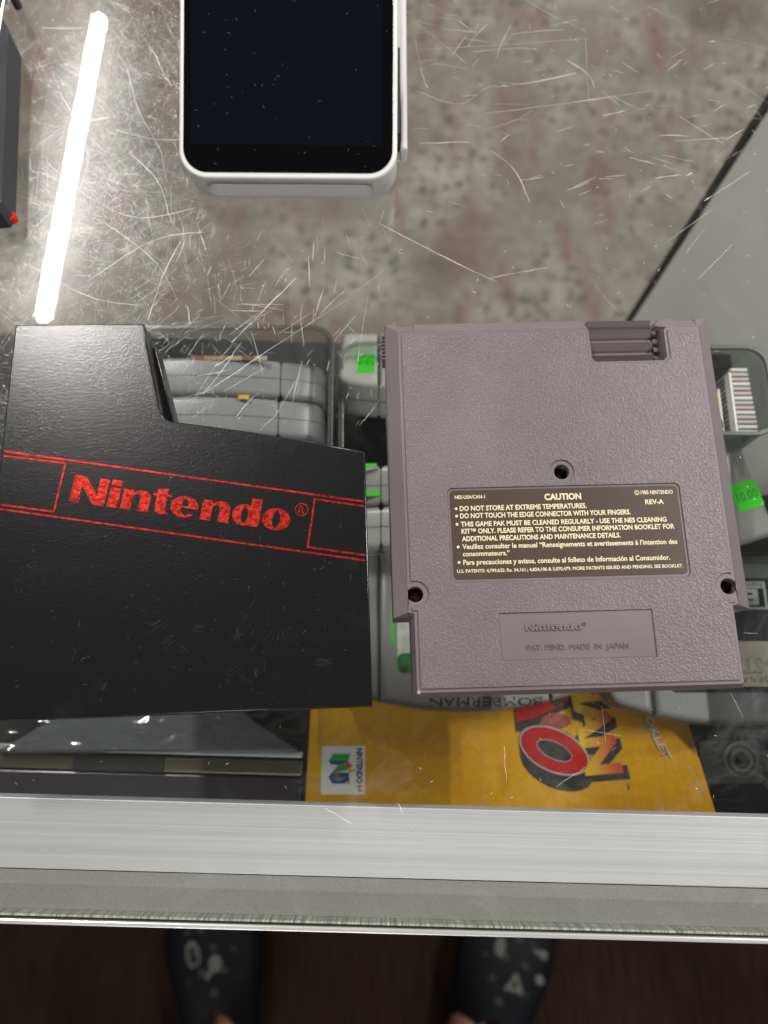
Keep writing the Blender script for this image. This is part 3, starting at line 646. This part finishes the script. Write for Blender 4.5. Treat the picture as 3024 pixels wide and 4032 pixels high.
# the cartridge lying upside down on the booklet, handwriting on its curved end
B1 = grey_cart('grey cartridge lying flat on the yellow booklet with handwriting on its end', (39.8, 77.0, -98.4), (0, 0, math.pi), 'gcart_warm')
lb = fin('front_label', curve_mesh([rrect(-30, 14, 30, 58.5, 3)], 18.8, 19.15, .05), plastic('pale_green_label', (.82, .88, .80), .3, var=.35, vs=90), B1, label='pale label with green lower edge')
fin('label_panel', curve_mesh([rrect(-30, 49.5, 30, 58.3, 2.8)], 19.15, 19.2, 0), plastic('green_label_print', (.06, .28, .08), .3, var=.6, vs=160), lb)
fin('label_mark', join([curve_mesh([ell(24 - i * 3, 30 + i * 3.5, 1.2, 2.2, 10)], 19.15, 19.2, 0) for i in range(4)]), 'n_red', lb)
fin('price_sticker', box(31.3, 32.6, 26, 46, 19.0, 19.2), 'green', B1, label='green sticker strip')
fin('price_sticker', box(43.5, 46.5, 26, 46, 19.0, 19.2), 'green', B1, label='green sticker beside the seam')
h1 = text_fit('BOMBERMAN', -34, 16, 0, 4.0, 0, .0); h2 = text_fit('HERO', -2, 22, 0, 4.0, 0, .0)
def wobble(me, a=.35):
    for v in me.vertices:
        q = noise.noise_vector(Vector((v.co.x * 260, v.co.y * 260, 1.7))); v.co.x += q.x * a * S; v.co.y += q.y * a * S
wobble(h1, .8); wobble(h2, .8)
def oncurve(me, ybase):
    # lays print on the curved end of the lying cartridge
    for v in me.vertices:
        x = v.co.x / S; y = v.co.y / S + ybase
        top = 75 - 8.5 * (x / 52.5) ** 2
        d = y - (top - 3.0)
        zz = TH if d < 0 else TH - 3 + math.sqrt(max(0, 9 - min(d, 2.9) ** 2))
        v.co = Vector((x, y, zz + .12)) * S
    return me
oncurve(h1, 68.8); oncurve(h2, 63)
fin('handwriting', join([h1, h2]), 'marker', B1, label='black marker handwriting')
# right group
B2 = grey_cart('grey cartridge lying flat at the lower right with black rated label', (161.2, 70.5, -98.4), (0, 0, math.pi + .0), 'gcart')
lb = fin('front_label', curve_mesh([rrect(-37, 9, 30, 60.5, 3)], 18.8, 19.15, .05), plastic('black_label', (.035, .037, .045), .2, var=.3, vs=60), B2, label='black and cream label turned upside down')
rb = fin('rating_box', curve_mesh([rrect(-18.5, 10.6, -4.5, 23.5)], 19.15, 19.3, 0), 'paperwhite', lb, label='white rating box')
fin('rating_field', curve_mesh([rrect(-17.3, 13.8, -5.7, 22.5)], 19.3, 19.34, 0), 'black', rb)
fin('rating_letter', text_fit('E', -14.6, -8.4, 14.6, 6.8, 19.36, .05), 'paperwhite', rb)
fin('rating_text', text_fit('EVERYONE', -17, -6, 11.2, 1.6, 19.32, .01), 'black', rb)
cb = fin('cream_panel', curve_mesh([rrect(-36.5, 38, 29.5, 58, .5)], 19.15, 19.22, 0), 'cream', lb)
fin('outlined_lettering', text_fit('ALL-STAR', -30, 8, 46, 6.5, 19.24, .03), plastic('title_outline', (.28, .27, .2), .4), cb)
fin('lettering_fill', text_fit('ALL-STAR', -29.7, 7.7, 46.3, 5.9, 19.27, -.01), 'cream', cb)
fin('small_lettering', text_fit('BASEBALL', -22, 4, 53.6, 2.6, 19.24, .0), plastic('title_small', (.25, .24, .2), .4), cb)
R2c = grey_cart('tilted grey cartridge at the right edge with green sticker and blue print', (125.5, 62.5, -82.5), (math.radians(3), 0, math.radians(17.6)), 'gcart_warm')
lb = fin('front_label', curve_mesh([rrect(-30, 8, 34, 62, 3)], 18.8, 19.15, .05), plastic('sky_label', (.45, .55, .62), .3, var=.3, vs=60), R2c, label='pale blue printed label')
fin('blue_print', curve_mesh([ell(29.5, 12.5, 4, 2.6, 16)], 19.15, 19.2, 0), 'blue', lb)
fin('blue_print', curve_mesh([ell(30.3, 17.5, 3.2, 2.2, 16)], 19.15, 19.2, 0), 'blue', lb)
s = fin('price_sticker', curve_mesh([rrect(44.5, 14, 57, 27, .3)], 18.9, 19.15, 0), 'green', R2c, label='bright green price sticker')
fin('sticker_print', text_fit('10.00', 46, 56, 18.5, 4.2, 19.17, .01), 'green_ink', s)

# clear trays
def tray(label, x0, x1, y0, y1, z0, z1, mat='clear', group='clear plastic trays'):
    t = thing('clear_tray', label, 'tray', (0, 0, 0), 0, group)
    fin('tray_wall', curve_mesh([rrect(x0, y0, x1, y1, 9, 8), rrect(x0 + 1.3, y0 + 1.3, x1 - 1.3, y1 - 1.3, 7.8, 8)], z0, z1, .3), mat, t)
    fin('tray_rim', curve_mesh([rrect(x0 - 1.2, y0 - 1.2, x1 + 1.2, y1 + 1.2, 10, 8), rrect(x0 + 1.0, y0 + 1.0, x1 - 1.0, y1 - 1.0, 8, 8)], z1, z1 + 1.2, .4), 'clear_dull', t)
    return t
tray('clear plastic tray holding the left row of grey cartridges', -148, -20.5, 84, 176, ZS, -56)
tray('clear plastic tray holding the middle row of grey cartridges', -16.5, 112, 72.8, 178, ZS, -76)
# clear case with ribbed plastic spines at the upper right
t = thing('clear_game_case', 'clear rounded case holding stacked ridged plastic spines beside the cartridge', 'case', (0, 0, 0))
fin('case_wall', curve_mesh([rrect(112, 116.5, 172, 157, 9, 8), rrect(113.4, 117.9, 170.4, 155.4, 8, 8)], -131, -38, .4), 'clear_dull', t)
fin('case_rim', curve_mesh([rrect(111, 115.5, 173, 158, 10, 8), rrect(113.0, 117.5, 171, 156, 8, 8)], -38, -36.4, .4), plastic('smoked_rim', (.10, .105, .10), .3), t)
fin('case_floor', box(113.6, 170.2, 118.1, 155.2, -131, -68), 'clear_dull', t)
SPM = [plastic('spine_grey', (.38, .38, .37), .25), plastic('spine_pale', (.55, .55, .53), .25), plastic('spine_pink', (.42, .33, .31), .3), plastic('spine_smoke', (.22, .24, .24), .25)]
for i in range(14):
    y0 = 118.6 + i * 2.25
    fin('spine', box(157.8, 166.8 - .1 * i, y0, y0 + 1.7, -62, -42, .3, 1), SPM[(i * 5 + i // 3) % 4], t)
    if i < 12: fin('spine', box(139, 149.6, y0 + .4, y0 + 2.0, -64, -46, .3, 1), SPM[(i * 3 + 1) % 4], t)
fin('edge_strip', box(156.3, 157.4, 118.2, 147, -46, -41, .3), 'paperwhite', t, label='white strip')
fin('edge_strip', box(150.3, 151.4, 118.2, 138, -48, -43, .3), 'yellow', t, label='yellow strip')
fin('edge_strip', box(151.6, 152.4, 118.2, 140, -48, -43, .3), 'paperwhite', t)
fin('corner_bumper', cyl(146.5, 122.5, 5.0, -66, -41, 20, 4.6), 'blackmatte', t, label='black round bumper')
# clear divider strip in front of the middle tray
t = thing('glass_divider', 'green-edged glass strip standing on the shelf under the lower right side of the cartridge', 'divider', (0, 0, 0))
fin('strip', box(114, 199, 68, 70, -104, -62, .3), glassy('green_glass', (.45, .60, .53), .06, .05), t)

# ------------------------------------------------------------------ yellow booklet
bk = thing('instruction_booklet', 'golden yellow game instruction booklet lying open-side down on the shelf', 'booklet', (0, 0, 0))
def surf(x, y):
    u = max(0, (x - 85) / 58); v = max(0, (5 - y) / 45)
    sp = .5 * math.sin(x / 19.) * .6
    return -100 + 30 * min(u, 1.2) ** 1.4 * v + sp * .4
def drape(me, dz):
    bm = bmesh.new(); bm.from_mesh(me); bmesh.ops.triangulate(bm, faces=bm.faces[:])
    for k_ in range(4):
        es = [e for e in bm.edges if e.calc_length() > 5 * S]
        if not es: break
        bmesh.ops.subdivide_edges(bm, edges=es, cuts=1); bmesh.ops.triangulate(bm, faces=[f for f in bm.faces if len(f.verts) > 3])
    bm.to_mesh(me); bm.free()
    for v in me.vertices:
        x, y = v.co.x / S, v.co.y / S; v.co.z += (surf(x, y) + dz) * S
    return me
nx_, ny_ = 60, 40
def sheet(dz):
    vs = []; fs = []
    for j in range(ny_ + 1):
        for i in range(nx_ + 1):
            x = -30.2 + (174) * i / nx_; y = 68 - 118 * j / ny_
            x2 = x - .04 * (2.8 - y); vs.append((x2 * S, y * S, (surf(x2, y) + dz) * S))
    for j in range(ny_):
        for i in range(nx_): a = j * (nx_ + 1) + i; fs.append((a, a + nx_ + 1, a + nx_ + 2, a + 1))
    return vs, fs
v1, f1 = sheet(0); v0, f0 = sheet(-1.6)
nb = len(v1); bd_ = []
W1 = nx_ + 1
edge = [i for i in range(W1)] + [j * W1 + nx_ for j in range(1, ny_ + 1)] + [ny_ * W1 + i for i in range(nx_ - 1, -1, -1)] + [j * W1 for j in range(ny_ - 1, 0, -1)]
for i in range(len(edge)): a, b = edge[i], edge[(i + 1) % len(edge)]; bd_.append((a, b, b + nb, a + nb))
me = bpy.data.meshes.new('bk'); me.from_pydata(v1 + v0, [], f1 + [tuple(reversed([q + nb for q in f])) for f in f0] + bd_); me.update()
fin('cover', me, 'gold', bk)
def flat(me): 
    for v in me.vertices: pass
    return me
sq = fin('logo_square', drape(curve_mesh([rrect(-24.8, -34.0, -4.9, -13.0, .3)], 0, .12, 0), .02), 'paperwhite', bk, label='white square with coloured block logo')
def rtext(body, x, y, length, h, bold=.03, ang=-H90):
    """text reading towards the viewer, starting at (x,y)"""
    me = text_fit(body, 0, length, 0, h, 0, bold); me.transform(Matrix.Translation((x * S, y * S, 0)) @ Matrix.Rotation(ang, 4, 'Z')); return me
fin('print_text', drape(rtext('NINTENDO', -8.6, -13.9, 15.4, 2.7, .05), .17), 'navy', sq)
fin('print_number', drape(rtext('64', -8.3, -29.8, 3.2, 2.4, .04), .17), 'n_red', sq)
# block letter N made of facets, lying on its side (reads towards the viewer)
def facet(pts, mname, k): fin('logo_facet', drape(curve_mesh([pts], 0, .05, 0), .15 + .01 * k), mname, sq)
# u along reading direction (-y), v up (+x)
def uv(l): return [(-21.5 + b * 1.0, -16.4 - a * 1.0) for a, b in l]
facet(uv([(0, 2), (3.2, 0), (3.2, 9), (0, 10)]), 'n_green', 0); facet(uv([(3.2, 0), (4.8, 1.2), (4.8, 4.4), (3.2, 9)]), 'n_blue', 1)
facet(uv([(3.2, 9), (4.8, 4.4), (8.4, 1.6), (7.2, 8.4), (5.4, 11)]), 'n_green', 2); facet(uv([(3.6, 8.6), (5.6, 6.2), (6.4, 9.6), (5.0, 11)]), 'n_red', 3)
facet(uv([(6.6, 9.4), (8.2, 8.8), (8.4, 11.4), (7.0, 12.2)]), 'n_yellow', 4); facet(uv([(8.2, 1.6), (10.0, 0), (10.0, 9.4), (8.2, 9.6)]), 'n_blue', 5)
facet(uv([(10, 0), (13.0, 1.8), (13.0, 9.8), (10.0, 9.4)]), 'n_blue', 6); facet(uv([(10.4, 1.2), (12.2, 5.0), (10.2, 8.6)]), 'n_green', 7); facet(uv([(8.4, 1.8), (10.2, 3.8), (8.6, 5.4)]), 'n_red', 8)
facet(uv([(12.2, 7.6), (13.4, 8.2), (13.2, 10.4), (12.0, 10)]), 'n_yellow', 9)
# red title letters with dark extruded side
def rotell(cx, cy, rx, ry, ang, n=40):
    return [(cx + math.cos(ang) * a - math.sin(ang) * b, cy + math.sin(ang) * a + math.cos(ang) * b) for a, b in ell(0, 0, rx, ry, n)]
aO = math.radians(-24)
cx, cy = 82.2, -15.2
hullz = []
def hull(a, b):
    pts = sorted(set(a + b)); 
    def half_(ps):
        o = []
        for q in ps:
            while len(o) > 1 and (o[-1][0] - o[-2][0]) * (q[1] - o[-2][1]) - (o[-1][1] - o[-2][1]) * (q[0] - o[-2][0]) <= 0: o.pop()
            o.append(q)
        return o
    l = half_(pts); u = half_(pts[::-1]); return l[:-1] + u[:-1]
ttl = fin('title_letter', drape(curve_mesh([rotell(cx, cy, 16.0, 9.0, aO), rotell(cx + .3, cy - .1, 8.6, 3.9, aO)], 0, .06, 0), .40), 'red', bk, label='large red letter O')
fin('letter_rim', drape(curve_mesh([rotell(cx, cy, 16.6, 9.6, aO), rotell(cx + .3, cy - .1, 8.3, 3.6, aO)], 0, .05, 0), .30), 'rim_white', ttl)
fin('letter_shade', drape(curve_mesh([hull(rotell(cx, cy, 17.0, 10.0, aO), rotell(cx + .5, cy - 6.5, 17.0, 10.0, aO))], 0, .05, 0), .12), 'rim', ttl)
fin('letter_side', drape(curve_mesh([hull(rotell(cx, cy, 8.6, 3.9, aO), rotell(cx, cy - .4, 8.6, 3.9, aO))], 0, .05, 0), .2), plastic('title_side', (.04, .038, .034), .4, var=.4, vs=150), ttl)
R_ = fin('title_letter', drape(join([curve_mesh([[(64.5, 14), (65.5, -2.5), (73, -1.0), (80, 2), (90, 6.5), (92, 14)], ell(85, 7.5, 3.5, 3.2, 16)], 0, .06, 0)]), .42), 'red', bk, label='large red letter R, mostly hidden')
fin('letter_shade', drape(curve_mesh([[(64, 12), (65, -7), (72, -6.5), (80, -1), (93, 5), (94, 12)]], 0, .05, 0), .25), 'rim', R_)
fin('title_letter', drape(curve_mesh([ell(84, -2.2, 7.0, 3.6, 24)], 0, .05, 0), .29), plastic('dull_red_print', (.36, .10, .08), .4, var=.3, vs=300), bk, label='dull red letter part')
mt = rtext('MAN', 91.6, 22, 48.5, 15, .05, -H90 + math.radians(6))
ms_ = rtext('MAN', 91.6, 19.2, 48.5, 16.5, .09, -H90 + math.radians(6))
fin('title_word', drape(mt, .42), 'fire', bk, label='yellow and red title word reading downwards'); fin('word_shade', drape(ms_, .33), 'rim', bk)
b1 = rtext('BOOKLET', 122.6, 7.0, 26.5, 3.6, .02, -H90 + math.radians(14)); b2 = rtext('BOOKLET', 122.2, 6.7, 26.5, 3.6, .02, -H90 + math.radians(14))
fin('booklet_word', drape(b1, .20), 'silver_ink', bk, label='pale word BOOKLET'); fin('word_shadow', drape(b2, .15), 'grey_ink', bk)
fin('fine_print', drape(rtext('TM & \u00a9 1998 LICENSED', 137, -21, 13, 1.0, .0, -H90 + math.radians(14)), .2), 'silver_ink', bk)
fin('trademark', drape(rtext('TM', 112.4, -29, 2.4, 1.0, .01), .4), 'rim', bk)
for (a, b, r1_) in ((30, -7, 9), (50, -30, 12), (28, -33, 8)):
    fin('embossed_swirl', drape(curve_mesh([rotell(a, b, r1_, r1_ * .7, .5), rotell(a, b, r1_ * .72, r1_ * .46, .5)], 0, .04, 0), .03), plastic('gold_varnish', (.60, .30, .006), .3), bk)

# ------------------------------------------------------------------ bagged dark cartridge at the lower left, dark case at the right
t = thing('bagged_game', 'dark grey plastic game in a crinkled clear bag below the sleeve', 'bagged game', (0, 0, 0))
oct_ = [(-172, -15.5), (-148, -1), (-140, 4), (-140, 60), (-62, 60), (-62, 4), (-57, -1.5), (-34.5, -15.8)]
fin('game', loft([[(x, y, -104.4) for x, y in oct_], [(x, y, -99) for x, y in oct_], [(-106 + (x + 106) * .97, y * .97 + 1, -96) for x, y in oct_]]), plastic('smoked_plastic', (.19, .195, .20), .35), t)
bm = bmesh.new(); bmesh.ops.create_grid(bm, x_segments=90, y_segments=40, size=.5)
for v in bm.verts:
    x = -104 + v.co.x * 140; y = 8 + v.co.y * 48
    hgt = 2.2 * abs(noise.noise(Vector((x * .06, y * .09, 2)))) + 1.2 * abs(noise.noise(Vector((x * .16, y * .2, 5)))) 
    v.co = Vector((x, y, -95.5 + hgt)) * S
me = bpy.data.meshes.new('bag'); bm.to_mesh(me); bm.free()
fin('clear_bag', me, glassy('bag_film', (.8, .82, .82), .10, .16), t, smooth=True)
t = thing('black_disc_case', 'black plastic case with round hub at the lower right of the booklet', 'case', (0, 0, 0))
fin('case_body', box(128, 235, -60, 6, -104.4, -101.6, 1.0), 'black', t)
fin('hub_plate', curve_mesh([rrect(150, -30, 178, -11, 1.5)], -101.6, -100.6, .3), plastic('hub_grey', (.10, .11, .10), .4), t)
for r_, zz in ((8.2, -99.6), (5.4, -99.0)):
    fin('hub_ring', curve_mesh([ell(168.5, -19.5, r_, r_), ell(168.5, -19.5, r_ - 1.6, r_ - 1.6)], -100.8, zz, .3), plastic('hub_ring', (.16, .17, .16), .35), t)
fin('hub', cyl(168.5, -19.5, 2.2, -100.6, -98.4, 20, 1.8), 'black', t)
fin('case_rib', box(140, 235, -38, -36.8, -101.6, -100.9, .3), 'black', t)

# ------------------------------------------------------------------ person standing at the counter
per = thing('person', 'person standing at the counter in black foam clogs with pale charms', 'person', (0, 0, 0))
def skin_body():
    V = [(0, -430, 60, 120), (0, -430, -20, 125),
         (-105, -425, -120, 85), (-120, -425, -420, 60), (-150, -440, -480, 52), (-175, -455, -780, 36), (-180, -450, -865, 36), (-190, -428, -900, 27), (-206, -320, -926, 16),
         (95, -425, -120, 85), (105, -425, -420, 60), (108, -440, -480, 52), (104, -455, -780, 36), (102, -446, -865, 36), (112, -428, -896, 29), (156, -320, -926, 16)]
    E_ = [(0, 1), (1, 2), (2, 3), (3, 4), (4, 5), (5, 6), (6, 7), (7, 8), (1, 9), (9, 10), (10, 11), (11, 12), (12, 13), (13, 14), (14, 15)]
    me = bpy.data.meshes.new('sk'); me.from_pydata([Vector(v[:3]) * S for v in V], E_, []); o = bpy.data.objects.new('sk', me); col.objects.link(o)
    o.modifiers.new('s', 'SKIN'); sub = o.modifiers.new('u', 'SUBSURF'); sub.levels = 2
    for i, v in enumerate(V):
        o.data.skin_vertices[0].data[i].radius = (v[3] * S, v[3] * S)
    o.data.skin_vertices[0].data[0].use_root = True
    bpy.context.view_layer.update()
    r = bpy.data.meshes.new_from_object(o.evaluated_get(bpy.context.evaluated_depsgraph_get())); bpy.data.objects.remove(o); return r
fin('body', skin_body(), 'skin', per, smooth=True)
def tube(pts, n=20):
    rings = []
    for x, y, z, rx, ry in pts: rings.append([(a, b, z) for a, b in ell(x, y, rx, ry, n)])
    return loft(rings)
fin('shorts', join([tube([(-112, -428, -440, 95, 98), (-100, -428, -200, 108, 112), (-60, -430, 70, 130, 130)]), tube([(104, -428, -440, 95, 98), (95, -428, -200, 108, 112), (60, -430, 72, 130, 130)])]), 'shorts', per, smooth=True)
def clog(loc, rz, mirror, charms):
    """toe at +y; local frame mm, floor at z=0"""
    E0 = fin('clog', None, None, per, label='black foam clog with pale charms'); E0.location = [v * S for v in loc]; E0.rotation_euler = (0, 0, rz)
    n = 28; rings = []
    prof = [(-150, 20, 22), (-142, 33, 40), (-110, 39, 50), (-60, 41, 56), (-10, 45, 66), (30, 52, 66), (70, 56, 58), (105, 53, 50), (130, 42, 42), (144, 26, 32), (150, 8, 22)]
    for (y, hw, ht) in prof:
        ring = []
        for i in range(n):
            a = 2 * math.pi * i / n; cx_, sz_ = math.cos(a), math.sin(a)
            x = hw * math.copysign(abs(cx_) ** .75, cx_); zc = (ht / 2 + 2) * (1 + math.copysign(abs(sz_) ** .8, sz_))
            ring.append((x + mirror * (8 * (y / 150.) if y > 0 else 0), y, zc))
        rings.append([(q[0] * 1.22, q[1], q[2]) for q in ring])
    shell = loft(rings); 
    cutter = cyl(0, -72, 40, 30, 120, 28); 
    c2 = Matrix.Translation((0, -78 * S, 0)) @ Matrix.Diagonal((.86, 1.75, 1, 1)) @ Matrix.Translation((0, 72 * S, 0)); cutter.transform(c2)
    shell = cut(shell, cutter); shell.shade_smooth()
    if hasattr(shell, 'set_sharp_from_angle'): shell.set_sharp_from_angle(angle=math.radians(45))
    u = fin('upper', shell, 'foam', E0)
    def topz(x, y):
        for k in range(len(prof) - 1):
            if prof[k][0] <= y <= prof[k + 1][0]:
                f = (y - prof[k][0]) / (prof[k + 1][0] - prof[k][0]); hw = prof[k][1] + f * (prof[k + 1][1] - prof[k][1]); ht = prof[k][2] + f * (prof[k + 1][2] - prof[k][2]); break
        q = min(.97, abs(x - mirror * 8 * max(y, 0) / 150.) / hw); return (ht / 2 + 2) * (1 + (1 - q ** (2 / .75)) ** (.4))
    for hx, hy in ((-26, 60), (0, 66), (26, 60), (-14, 38), (14, 38), (-30, 28), (30, 28), (-16, 88), (14, 90), (0, 14), (34, 84), (-34, 84)):
        zz = topz(hx, hy); fin('vent_hole', cyl(hx, hy, 5.2, zz - 6, zz + .6, 14), 'hole', E0)
    for kind, cx_, cy_, r_, an in charms:
        zz = topz(cx_, cy_) 
        if kind == 'oval': mesh = curve_mesh([rotell(0, 0, r_ * .55, r_ * .85, an)], 0, 4, 1.5, 3)
        elif kind == 'ring': mesh = curve_mesh([rotell(0, 0, r_ * .62, r_ * 1.15, an), rotell(0, -1, r_ * .36, r_ * .75, an)], 0, 4, 1.2, 3)
        elif kind == 'mitten': mesh = join([curve_mesh([rotell(0, 2, r_ * .8, r_, an)], 0, 4, 1.5, 3), curve_mesh([rotell(-r_ * .8, -r_ * .9, r_ * .28, r_ * .7, -.6)], 0, 3.8, 1, 3)])
        elif kind == 'skull': mesh = join([curve_mesh([[(-2.5, 13), (2.5, 13), (6, 5), (10, -1), (13, -8), (9, -11), (5, -7), (0, -10), (-5, -7), (-9, -11), (-13, -8), (-10, -1), (-6, 5)], [(-1.5, 6), (1.5, 6), (4, -3), (0, -5), (-4, -3)]], 0, 4.5, 1.2, 3)])
        else: mesh = join([curve_mesh([rotell(-6, 0, 6.5, 4.5, .5)], 0, 4, 1.2, 3), curve_mesh([rotell(6, 1, 6.5, 5.5, -.5)], 0, 4.1, 1.2, 3)])
        mesh.transform(Matrix.Translation((cx_ * S, cy_ * S, (zz - .5) * S))); fin('charm', mesh, 'charm', E0)
clog((-212, -366, -948), math.radians(6), -1, [('ring', -27, 61, 15, .15), ('mitten', 3, 46, 11, 0)])
clog((160, -378, -948), math.radians(-14), 1, [('oval', -10, 76, 14, .1), ('butterfly', 44, 78, 10, 0), ('skull', 16, 38, 12, 0), ('butterfly', 44, 48, 9, .5)])

# ------------------------------------------------------------------ ceiling lamps
def lamp(label, cx, cy, z, length, rz, width=35, power=1.0):
    t = thing('ceiling_lamp', label, 'lamp', (cx, cy, z), rz, 'linear ceiling lamps')
    r = width / 2
    ring = rrect(-r, -length / 2, r, length / 2, r * .98, 6)
    fin('housing', curve_mesh([rrect(-r - 6, -length / 2 - 8, r + 6, length / 2 + 8, 4)], 4, 44, 1), 'ledhousing', t)
    fin('diffuser', curve_mesh([ring], 1.5, 3.9, 0), 'lamp', t)
    L = bpy.data.lights.new('lamp_light', 'AREA'); L.shape = 'RECTANGLE'; L.size = width * S; L.size_y = length * S; L.energy = 70 * power; L.color = (1, .965, .93)
    lo = bpy.data.objects.new('lamp_light', L); col.objects.link(lo); lo.parent = t; lo.location = (0, 0, 0)
lamp('long linear ceiling lamp mirrored in the glass at the left', -1003, 1790, 1900, 1178, -.058)
lamp('long linear ceiling lamp over the right side of the counter', 1750, 900, 1900, 1178, 0.0)
lamp('long linear ceiling lamp behind the customer', -300, -2300, 1900, 1178, 1.57, power=.5)
lamp('long linear ceiling lamp far behind the counter', 900, 3300, 1900, 1178, .0)
